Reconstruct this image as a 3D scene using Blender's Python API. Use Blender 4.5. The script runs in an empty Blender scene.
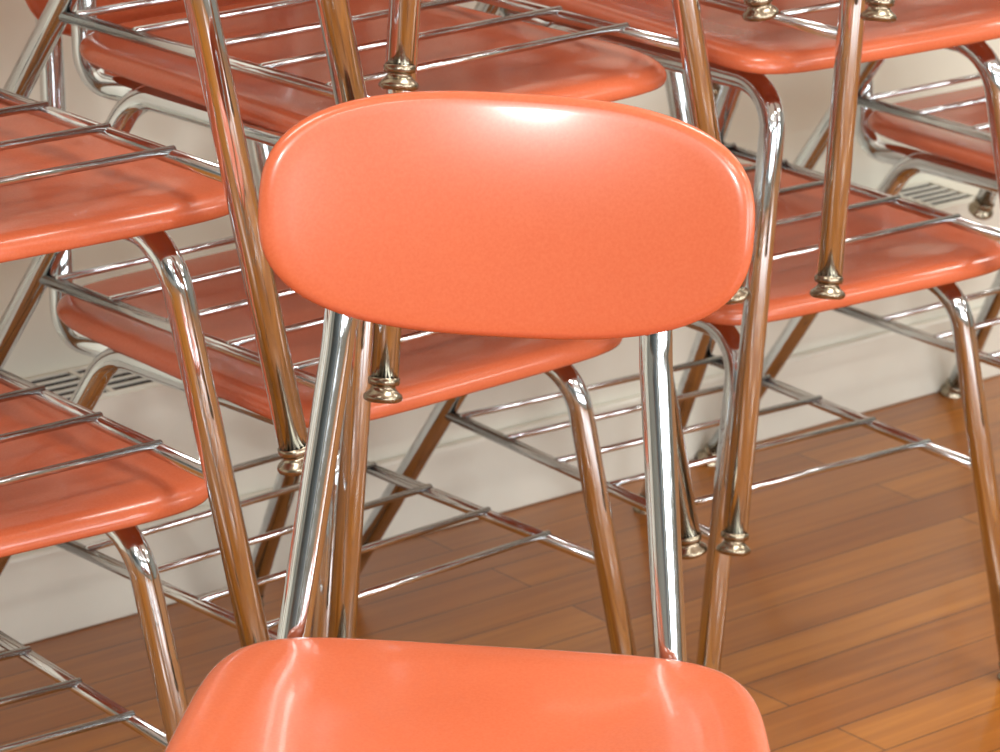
import bpy, math, random
from mathutils import Vector, Matrix
random.seed(3)
sc=bpy.context.scene
sc.view_settings.view_transform='Standard'
sc.view_settings.look='None'
# ------------------------------------------------------------ calibration
F=3529.186; PITCH=math.radians(18.639); ROLL=math.radians(2.423); CH=1.456
WA=math.radians(42.104); WC=3.829
A,B,Q,ZR,YR,STEP=.147,.221,.057,.231,.42,.256
ZT=.43
# ------------------------------------------------------------ materials
def mat(name):
    m=bpy.data.materials.new(name); m.use_nodes=True
    nt=m.node_tree; b=nt.nodes['Principled BSDF']; return m,nt,b
def s2l(r,g,b):
    f=lambda c:(c/255/12.92) if c/255<=.04045 else ((c/255+.055)/1.055)**2.4
    return (f(r),f(g),f(b),1)
def N(nt,t,**k):
    n=nt.nodes.new(t)
    for a,v in k.items(): setattr(n,a,v)
    return n
def plastic():
    m,nt,b=mat('orange_plastic')
    tc=N(nt,'ShaderNodeTexCoord')
    n1=N(nt,'ShaderNodeTexNoise'); n1.inputs['Scale'].default_value=420; n1.inputs['Detail'].default_value=3
    n2=N(nt,'ShaderNodeTexNoise'); n2.inputs['Scale'].default_value=9; n2.inputs['Detail'].default_value=4
    nt.links.new(tc.outputs['Object'],n1.inputs['Vector']); nt.links.new(tc.outputs['Object'],n2.inputs['Vector'])
    r=N(nt,'ShaderNodeValToRGB'); r.color_ramp.elements[0].position=.3; r.color_ramp.elements[1].position=.7
    r.color_ramp.elements[0].color=s2l(203,101,65); r.color_ramp.elements[1].color=s2l(208,109,72)
    nt.links.new(n1.outputs['Fac'],r.inputs['Fac'])
    mx=N(nt,'ShaderNodeMix',data_type='RGBA',blend_type='MULTIPLY'); mx.inputs['Factor'].default_value=.15
    r2=N(nt,'ShaderNodeValToRGB'); r2.color_ramp.elements[0].color=(.8,.72,.68,1); r2.color_ramp.elements[0].position=.35; r2.color_ramp.elements[1].position=.65
    nt.links.new(n2.outputs['Fac'],r2.inputs['Fac'])
    nt.links.new(r.outputs['Color'],mx.inputs['A']); nt.links.new(r2.outputs['Color'],mx.inputs['B'])
    nt.links.new(mx.outputs['Result'],b.inputs['Base Color'])
    b.inputs['Roughness'].default_value=.26; b.inputs['IOR'].default_value=1.5
    b.inputs['Coat Weight'].default_value=.35; b.inputs['Coat Roughness'].default_value=.11
    bp=N(nt,'ShaderNodeBump'); bp.inputs['Strength'].default_value=.015; bp.inputs['Distance'].default_value=.001
    nt.links.new(n1.outputs['Fac'],bp.inputs['Height']); nt.links.new(bp.outputs['Normal'],b.inputs['Normal'])
    return m
def metal(name,col,rough,var=.05):
    m,nt,b=mat(name)
    b.inputs['Base Color'].default_value=col; b.inputs['Metallic'].default_value=1
    tc=N(nt,'ShaderNodeTexCoord'); n=N(nt,'ShaderNodeTexNoise'); n.inputs['Scale'].default_value=60; n.inputs['Detail'].default_value=6
    nt.links.new(tc.outputs['Object'],n.inputs['Vector'])
    mr=N(nt,'ShaderNodeMapRange'); mr.inputs['From Min'].default_value=.4;mr.inputs['From Max'].default_value=.75
    mr.inputs['To Min'].default_value=rough; mr.inputs['To Max'].default_value=rough+var
    nt.links.new(n.outputs['Fac'],mr.inputs['Value']); nt.links.new(mr.outputs['Result'],b.inputs['Roughness'])
    return m
def plain(name,col,rough,ns=30,amt=.08):
    m,nt,b=mat(name)
    tc=N(nt,'ShaderNodeTexCoord'); n=N(nt,'ShaderNodeTexNoise'); n.inputs['Scale'].default_value=ns; n.inputs['Detail'].default_value=5
    nt.links.new(tc.outputs['Object'],n.inputs['Vector'])
    r=N(nt,'ShaderNodeValToRGB'); r.color_ramp.elements[0].position=.3; r.color_ramp.elements[1].position=.7
    r.color_ramp.elements[0].color=tuple(c*(1-amt) for c in col[:3])+(1,); r.color_ramp.elements[1].color=col
    nt.links.new(n.outputs['Fac'],r.inputs['Fac']); nt.links.new(r.outputs['Color'],b.inputs['Base Color'])
    b.inputs['Roughness'].default_value=rough
    return m
def wood():
    m,nt,b=mat('oak_strip_floor')
    tc=N(nt,'ShaderNodeTexCoord')
    mp=N(nt,'ShaderNodeMapping'); mp.inputs['Rotation'].default_value=(0,0,-WA)
    nt.links.new(tc.outputs['Object'],mp.inputs['Vector'])
    br=N(nt,'ShaderNodeTexBrick'); br.offset=.37; br.offset_frequency=2
    br.inputs['Scale'].default_value=1; br.inputs['Brick Width'].default_value=1.5; br.inputs['Row Height'].default_value=.066
    br.inputs['Mortar Size'].default_value=.0011; br.inputs['Mortar Smooth'].default_value=.3; br.inputs['Bias'].default_value=0
    br.inputs['Color1'].default_value=s2l(182,116,38); br.inputs['Color2'].default_value=s2l(154,90,24); br.inputs['Mortar'].default_value=s2l(78,40,12)
    nt.links.new(mp.outputs['Vector'],br.inputs['Vector'])
    mp2=N(nt,'ShaderNodeMapping'); mp2.inputs['Scale'].default_value=(3,60,1)
    nt.links.new(mp.outputs['Vector'],mp2.inputs['Vector'])
    n=N(nt,'ShaderNodeTexNoise'); n.inputs['Scale'].default_value=1.2; n.inputs['Detail'].default_value=7; n.inputs['Distortion'].default_value=.6
    nt.links.new(mp2.outputs['Vector'],n.inputs['Vector'])
    r=N(nt,'ShaderNodeValToRGB'); r.color_ramp.elements[0].position=.3; r.color_ramp.elements[1].position=.65
    r.color_ramp.elements[0].color=(.66,.55,.42,1); r.color_ramp.elements[1].color=(1,1,1,1)
    nt.links.new(n.outputs['Fac'],r.inputs['Fac'])
    mx=N(nt,'ShaderNodeMix',data_type='RGBA',blend_type='MULTIPLY'); mx.inputs['Factor'].default_value=.8
    nt.links.new(br.outputs['Color'],mx.inputs['A']); nt.links.new(r.outputs['Color'],mx.inputs['B'])
    nt.links.new(mx.outputs['Result'],b.inputs['Base Color'])
    b.inputs['Roughness'].default_value=.3; b.inputs['Coat Weight'].default_value=.25; b.inputs['Coat Roughness'].default_value=.12
    bp=N(nt,'ShaderNodeBump'); bp.inputs['Strength'].default_value=.2; bp.inputs['Distance'].default_value=.001; bp.invert=True
    nt.links.new(br.outputs['Fac'],bp.inputs['Height']); nt.links.new(bp.outputs['Normal'],b.inputs['Normal'])
    return m
M_PL=plastic(); M_CH=metal('chrome_tube',(.70,.745,.77,1),.075); M_RD=metal('chrome_rod',(.67,.69,.70,1),.15)
M_GL=metal('brass_glide',(.34,.29,.21,1),.24)
M_WALL=plain('cream_wall_paint',s2l(228,228,214),.55,6,.04)
M_WALL2=plain('pale_grey_wall_paint',s2l(140,143,136),.6,6,.05)
M_TRIM=plain('ivory_trim_paint',s2l(228,227,214),.35,12,.06)
M_CEIL=plain('white_ceiling_paint',s2l(225,225,221),.8)
M_DARK=plain('dark_slot',s2l(24,23,21),.7)
M_BOARD=plain('dark_board_face',s2l(34,44,40),.5,8,.3)
M_OAK=plain('dark_oak_frame',s2l(96,62,34),.4,20,.3)
M_WOOD=wood()
# ------------------------------------------------------------ mesh helpers
class MB:
    def __init__(s): s.v=[];s.f=[];s.mi=[]
    def add(s,v,f,mi=0):
        o=len(s.v); s.v+= [tuple(p) for p in v]; s.f+=[tuple(i+o for i in q) for q in f]; s.mi+=[mi]*len(f)
    def mesh(s,name,mats,smooth=True):
        me=bpy.data.meshes.new(name); me.from_pydata(s.v,[],s.f)
        for m in mats: me.materials.append(m)
        for p,i in zip(me.polygons,s.mi): p.material_index=i; p.use_smooth=smooth
        me.update(); return me
def fillet(pts,rads,n=10):
    out=[Vector(pts[0])]
    for i in range(1,len(pts)-1):
        p0,p1,p2=Vector(pts[i-1]),Vector(pts[i]),Vector(pts[i+1]); r=rads[i-1]
        d1=(p0-p1).normalized(); d2=(p2-p1).normalized()
        ang=d1.angle(d2); t=r/math.tan(ang/2)
        a=p1+d1*t; b=p1+d2*t
        c=p1+(d1+d2).normalized()*(r/math.sin(ang/2))
        va=a-c; vb=b-c; tot=va.angle(vb)
        for k in range(n+1):
            u=k/n
            out.append(c+(va*math.sin((1-u)*tot)+vb*math.sin(u*tot))/math.sin(tot))
    out.append(Vector(pts[-1])); return out
def tube(mb,path,r,seg=20,mi=0,caps=True,flat=None):
    path=[Vector(p) for p in path]; n=len(path)
    T=[]
    for i in range(n):
        a=path[max(i-1,0)]; b=path[min(i+1,n-1)]; T.append((b-a).normalized())
    up=Vector((1,0,0)) if abs(T[0].x)<.8 else Vector((0,0,1))
    nn=(up-T[0]*up.dot(T[0])).normalized(); v=[];f=[]
    for i in range(n):
        nn=(nn-T[i]*nn.dot(T[i])).normalized(); bb=T[i].cross(nn)
        rr=r if not callable(r) else r(i/(n-1))
        for k in range(seg):
            a=2*math.pi*k/seg; v.append(path[i]+nn*rr*math.cos(a)+bb*rr*math.sin(a))
    for i in range(n-1):
        for k in range(seg):
            k2=(k+1)%seg; f.append((i*seg+k,i*seg+k2,(i+1)*seg+k2,(i+1)*seg+k))
    if caps:
        f.append(tuple(range(seg-1,-1,-1))); f.append(tuple(range((n-1)*seg,n*seg)))
    mb.add(v,f,mi)
def lathe(mb,prof,base,axis,seg=24,mi=0):
    axis=Vector(axis).normalized(); u=axis.orthogonal().normalized(); w=axis.cross(u); v=[];f=[]
    for r,h in prof:
        for k in range(seg):
            a=2*math.pi*k/seg; v.append(Vector(base)+axis*h+(u*math.cos(a)+w*math.sin(a))*max(r,1e-4))
    for i in range(len(prof)-1):
        for k in range(seg):
            k2=(k+1)%seg; f.append((i*seg+k,i*seg+k2,(i+1)*seg+k2,(i+1)*seg+k))
    mb.add(v,f,mi)
# ------------------------------------------------------------ chair parts
TR=.0120
RFY=.53                     # rear foot y
def legpt(z,front=True):
    t=1-z/ZT
    if front: return (A+(B-A)*t,-Q*t,z)
    return (A+(B-A)*t,.31+(RFY-.31)*t,z)
def make_frame():
    mb=MB(); gl=MB()
    for s in (-1,1):
        ff=legpt(0.019); rf=legpt(.019,False)
        path=fillet([ff,(A,0,ZT-.004),(A,.31,ZT-.010),rf],[.048,.05])
        path=[Vector((s*p.x,p.y,p.z)) for p in path]; tube(mb,path,TR)
        # back post
        pp=fillet([(.112,.13,.415),(.141,.388,.415),(.1145,.440,.66),(.106,.468,.81)],[.035,.3])
        pp=[Vector((s*p.x,p.y,p.z)) for p in pp]; tube(mb,pp,TR)
        for fr in (True,False):
            p0=Vector(legpt(0,fr)); p1=Vector(legpt(.2,fr)); p0.x*=s; p1.x*=s
            ax=(p1-p0)
            lathe(gl,[(0,0),(.013,0),(.0160,.0018),(.0165,.0040),(.0155,.0062),(.0120,.0090),(.0100,.0115),(.0098,.0135),(.0125,.0142),(.0132,.0160),(.0132,.0195),(.0120,.0205)],p0,ax)
    for y in (.07,.25):
        tube(mb,[(-A,y,ZT-.008),(A,y,ZT-.008)],.007,12)
    return mb.mesh('chair_frame',[M_CH]), gl.mesh('chair_glides',[M_GL])
def make_rack():
    mb=MB(); a=legpt(ZR); b=legpt(ZR,False)
    for s in (-1,1):
        tube(mb,[(s*a[0],a[1],ZR),(s*b[0],b[1],ZR)],.0060,12)
    x=(a[0])
    for y in (.055,.137,.219,.300,.378):
        tube(mb,[(-x-.002,y,ZR+.005),(x+.002,y,ZR+.005)],.0036,10)
    return mb.mesh('book_rack',[M_RD])
def spow(c,e): return math.copysign(abs(c)**e,c)
def make_seat():
    y0,y1=-.031,.377
    cy=(y0+y1)/2; hd=(y1-y0)/2; nA=144; v=[];f=[]
    def outline(th):
        c,s=math.cos(th),math.sin(th)
        n=6.4 if s>0 else 8
        X=spow(c,2/n); Y=spow(s,2/n)
        hw=.2060*(1-.062*Y-.010*Y*Y)
        yb=.004*(1-X*X) if s<0 else .001*(1-X*X)
        return X*hw, cy+Y*hd+math.copysign(yb,s)*abs(Y)
    def topz(x,y,t):
        yy=(y-cy)/hd
        z=.468
        z-=.015*(1-min(1,(t/.85))**2)            # dish
        fr=max(0,(-yy-.5)/.5); z-=.006*fr*fr     # waterfall
        rr=max(0,(yy-.5)/.5); z+=.002*rr*rr
        return z
    rings=[]
    ts=[.02]+[i/16*.93 for i in range(1,17)]
    for t in ts: rings.append((t,0,t))
    for k in range(1,11):
        a=k/10*math.radians(112)
        rings.append((.93+.07*math.sin(a), -.0120*(1-math.cos(a)), min(1,.93+.07*math.sin(min(a,math.pi/2)))))
    rings.append((.975,-.0165,1)); rings.append((.955,-.012,1)); rings.append((.90,-.007,.9))
    for t in (.7,.45,.2,.02): rings.append((t,-.006,t))
    for t,dz,tz in rings:
        for k in range(nA):
            x,y=outline(2*math.pi*(k+.5)/nA)
            px=x*t; py=cy+(y-cy)*t
            zx=x*min(tz,1); zy=cy+(y-cy)*min(tz,1)
            v.append((px,py,topz(zx,zy,tz)+dz))
    for i in range(len(rings)-1):
        for k in range(nA):
            k2=(k+1)%nA; f.append((i*nA+k,(i+1)*nA+k,(i+1)*nA+k2,i*nA+k2))
    f.append(tuple(range(nA))); f.append(tuple(range(len(rings)*nA-1,(len(rings)-1)*nA-1,-1)))
    mb=MB(); mb.add(v,f); me=mb.mesh('seat_shell',[M_PL]); return me
def make_back():
    hw,hh=.1745,.0868; nA=96; c0=Vector((0.0035,.437,.766)); tilt=math.radians(11)
    up=Vector((0,math.sin(tilt),math.cos(tilt))); fr=Vector((0,-math.cos(tilt),math.sin(tilt)))
    th=.0065; v=[];f=[]
    rings=[]
    for i in range(0,15): rings.append((max(.02,i/14*.93),1))
    front=[(t,th) for t,_ in rings]
    edge=[]
    for k in range(1,12):
        a=k/12*math.pi; edge.append((.93+.07*math.sin(a), th*math.cos(a)))
    back=[(t,-th) for t,_ in rings[::-1]]
    allr=front+edge+back
    for t,d in allr:
        for k in range(nA):
            an=2*math.pi*k/nA; c,s=math.cos(an),math.sin(an); n=2.75
            X=spow(c,2/n)*hw*t; Y=spow(s,2/n)*hh*t
            bow=.020*(X/hw)**2 ; rollt=-.005*(Y/hh)**2
            p=c0+Vector((1,0,0))*X+up*Y+fr*(bow+rollt+d)
            v.append(p)
    for i in range(len(allr)-1):
        for k in range(nA):
            k2=(k+1)%nA; f.append((i*nA+k,i*nA+k2,(i+1)*nA+k2,(i+1)*nA+k))
    f.append(tuple(range(nA-1,-1,-1))); f.append(tuple(range((len(allr)-1)*nA,len(allr)*nA)))
    mb=MB(); mb.add(v,f); return mb.mesh('backrest_shell',[M_PL])
ME_FR,ME_GL=make_frame(); ME_RK=make_rack(); ME_ST=make_seat(); ME_BK=make_back()
import bmesh
for me in (ME_FR,ME_GL,ME_RK,ME_ST,ME_BK):
    bm=bmesh.new(); bm.from_mesh(me); bmesh.ops.recalc_face_normals(bm,faces=bm.faces); bm.to_mesh(me); bm.free()
def link(o): sc.collection.objects.link(o); return o
def chair(x,y,z,ang,sx=0,sz=0):
    e=link(bpy.data.objects.new('school_chair',None)); e.location=(x,y,z); e.rotation_euler=(0,0,ang); e.empty_display_size=.2
    for nm,me in (('frame',ME_FR),('glides',ME_GL),('book_rack',ME_RK),('seat',ME_ST),('backrest',ME_BK)):
        o=link(bpy.data.objects.new(nm,me)); o.parent=e
        if nm=='seat': o.location=(sx,0,sz)
    return e
def stack(x,y,psi,steps,sx=0):
    a=math.radians(psi); ox=oy=w=0
    for i,(dx,dy,dw) in enumerate([(0,0,0)]+steps):
        ox+=dx;oy+=dy;w+=dw
        chair(x+ox*math.cos(a)-oy*math.sin(a), y+ox*math.sin(a)+oy*math.cos(a), i*STEP, a+math.radians(w),sx)
stack(-.400,2.535,39.507,[(-.004,-.056,2.803),(-.018,-.048,1.438),(.017,-.047,-.507)],.012)
stack(-.036,2.982,45.575,[(-.008,-.043,-.071),(0,-.036,1.327),(.020,.009,-1.018)],-.001)
stack(.342,3.303,39.401,[(-.021,-.042,1.943),(.045,-.044,1.939),(.025,-.010,.662)],.004)
stack(.775,3.78,42,[(-.01,-.04,1),(.01,-.04,1)])
a=math.radians(-2.6)
fx,fy=-.006,2.340
chair(fx+.377*math.sin(a),fy-.377*math.cos(a),0,a,.006,-.0035)
# ------------------------------------------------------------ room
U=Vector((math.cos(WA),math.sin(WA),0)); NN=Vector((math.sin(WA),-math.cos(WA),0)); O=Vector((0,WC,0))
def P(u,n,z): return O+U*u+NN*n+Vector((0,0,z))
def boxm(mb,u0,u1,n0,n1,z0,z1,mi=0):
    c=[P(u,n,z) for z in (z0,z1) for n in (n0,n1) for u in (u0,u1)]
    mb.add(c,[(0,1,3,2),(4,6,7,5),(0,4,5,1),(2,3,7,6),(0,2,6,4),(1,5,7,3)],mi)
def obj(name,mb,mats,smooth=False,bev=0):
    me=mb.mesh(name,mats,smooth); bm=bmesh.new(); bm.from_mesh(me); bmesh.ops.recalc_face_normals(bm,faces=bm.faces); bm.to_mesh(me); bm.free()
    o=link(bpy.data.objects.new(name,me))
    if bev:
        m=o.modifiers.new('b','BEVEL'); m.width=bev; m.segments=3
    return o
u0,u1,n1,h=-5,5.5,7,3.1; nb=-.10
mb=MB(); boxm(mb,u0,u1,nb-.1,n1+.1,-.1,0); obj('floor',mb,[M_WOOD])
mb=MB(); boxm(mb,u0,u1,nb-.1,n1+.1,h,h+.1); obj('ceiling',mb,[M_CEIL])
mb=MB(); boxm(mb,u0,u1,nb-.15,nb,0,h); obj('wall_back',mb,[M_WALL])
mb=MB(); boxm(mb,u0-.15,u0,nb-.15,n1+.15,0,h); obj('wall_left',mb,[M_WALL2])
mb=MB(); boxm(mb,u1,u1+.15,nb-.15,n1+.15,0,h); obj('wall_right',mb,[M_WALL2])
# unseen board added on the left wall to give the chrome dark reflections
mb=MB(); boxm(mb,u0+.002,u0+.02,1.5,5.5,.85,2.1,0)
for q in ((1.44,1.5,.8,2.15),(5.5,5.56,.8,2.15),(1.44,5.56,.79,.85),(1.44,5.56,2.1,2.16)): boxm(mb,u0+.002,u0+.04,*q,1)
obj('dark_reflection_board',mb,[M_BOARD,M_OAK])
wins=[(-4.2,-2.2),(-1.4,.6),(1.4,3.4)]
mb=MB(); boxm(mb,u0,u1,n1,n1+.15,0,.9); boxm(mb,u0,u1,n1,n1+.15,2.6,h)
e=[u0]+[q for w in wins for q in w]+[u1]
for i in range(0,len(e),2): boxm(mb,e[i],e[i+1],n1,n1+.15,.9,2.6)
obj('wall_front',mb,[M_WALL2])
for i,(a0,a1) in enumerate(wins):
    mb=MB(); 
    for (x0,x1,z0,z1) in ((a0,a0+.06,.9,2.6),(a1-.06,a1,.9,2.6),(a0,a1,.9,.96),(a0,a1,2.54,2.6),(a0,a1,1.72,1.77),((a0+a1)/2-.02,(a0+a1)/2+.02,.9,2.6)):
        boxm(mb,x0,x1,n1+.04,n1+.1,z0,z1)
    obj('window_%d'%(i+1),mb,[M_TRIM],bev=.004)
# convector cover along the back wall with grilles in its top
mb=MB(); boxm(mb,u0+.01,u1-.01,nb,0,0,.246)
g=-.535-.635*6
while g<u1-.3:
    boxm(mb,g-.08,g+.08,-.090,-.008,.246,.2466,1)
    for k in range(6):
        q=-.090+k*.0162; boxm(mb,g-.083,g+.083,q,q+.0035,.246,.249)
    for q in (g-.086,g-.0025,g+.081): boxm(mb,q,q+.005,-.092,-.004,.246,.2495)
    g+=.635
obj('wall_convector',mb,[M_TRIM,M_DARK])
mb=MB(); boxm(mb,u0,u1,0,.014,0,.10); obj('baseboard_back',mb,[M_TRIM],bev=.004)
# ------------------------------------------------------------ light
w=bpy.data.worlds.new('world'); sc.world=w; w.use_nodes=True
w.node_tree.nodes['Background'].inputs['Color'].default_value=(.85,.92,1,1); w.node_tree.nodes['Background'].inputs['Strength'].default_value=2.5
def area(name,loc,target,sx,sy,power,col=(1,1,1)):
    l=bpy.data.lights.new(name,'AREA'); l.shape='RECTANGLE'; l.size=sx; l.size_y=sy; l.energy=power; l.color=col
    o=link(bpy.data.objects.new(name,l)); o.location=loc
    o.rotation_euler=(Vector(target)-Vector(loc)).to_track_quat('-Z','Y').to_euler(); return o
for uu in (-2.6,.2,3.0):
    for n in (1.2,3.6,6.0):
        mb=MB(); boxm(mb,uu-.65,uu+.65,n-.16,n+.16,h-.07,h); obj('ceiling_light_fixture',mb,[M_CEIL],bev=.01)
        c=P(uu,n,h-.08)
        o=area('fluorescent_lamp',c,c+Vector((0,0,-1)),1.2,.26,34,(1,.99,.95)); o.rotation_euler=(0,0,WA)
for i,(a0,a1) in enumerate(wins):
    c=P((a0+a1)/2,n1-.02,1.75); area('window_daylight',c,c-NN,1.9,1.6,70,(.94,.97,1))
area('highlight_lamp',(-.30,-.02,1.72),(0,2.8,.5),.14,.06,18,(1,1,1))  # lamp added left of the camera, placed for the highlight on the backrest
# ------------------------------------------------------------ camera
cam=bpy.data.cameras.new('camera'); co=link(bpy.data.objects.new('camera',cam)); sc.camera=co
cam.sensor_width=36; cam.lens=F*36/1000; cam.clip_start=.05
X=Vector((1,0,0)); UP=Vector((0,math.sin(PITCH),math.cos(PITCH))); BK=Vector((0,-math.cos(PITCH),math.sin(PITCH)))
cx=X*math.cos(ROLL)+UP*math.sin(ROLL); cyv=-X*math.sin(ROLL)+UP*math.cos(ROLL)
m=Matrix((cx,cyv,BK)).transposed().to_4x4(); m.translation=Vector((0,0,CH)); co.matrix_world=m
cam.dof.use_dof=True; cam.dof.focus_distance=2.55; cam.dof.aperture_fstop=20
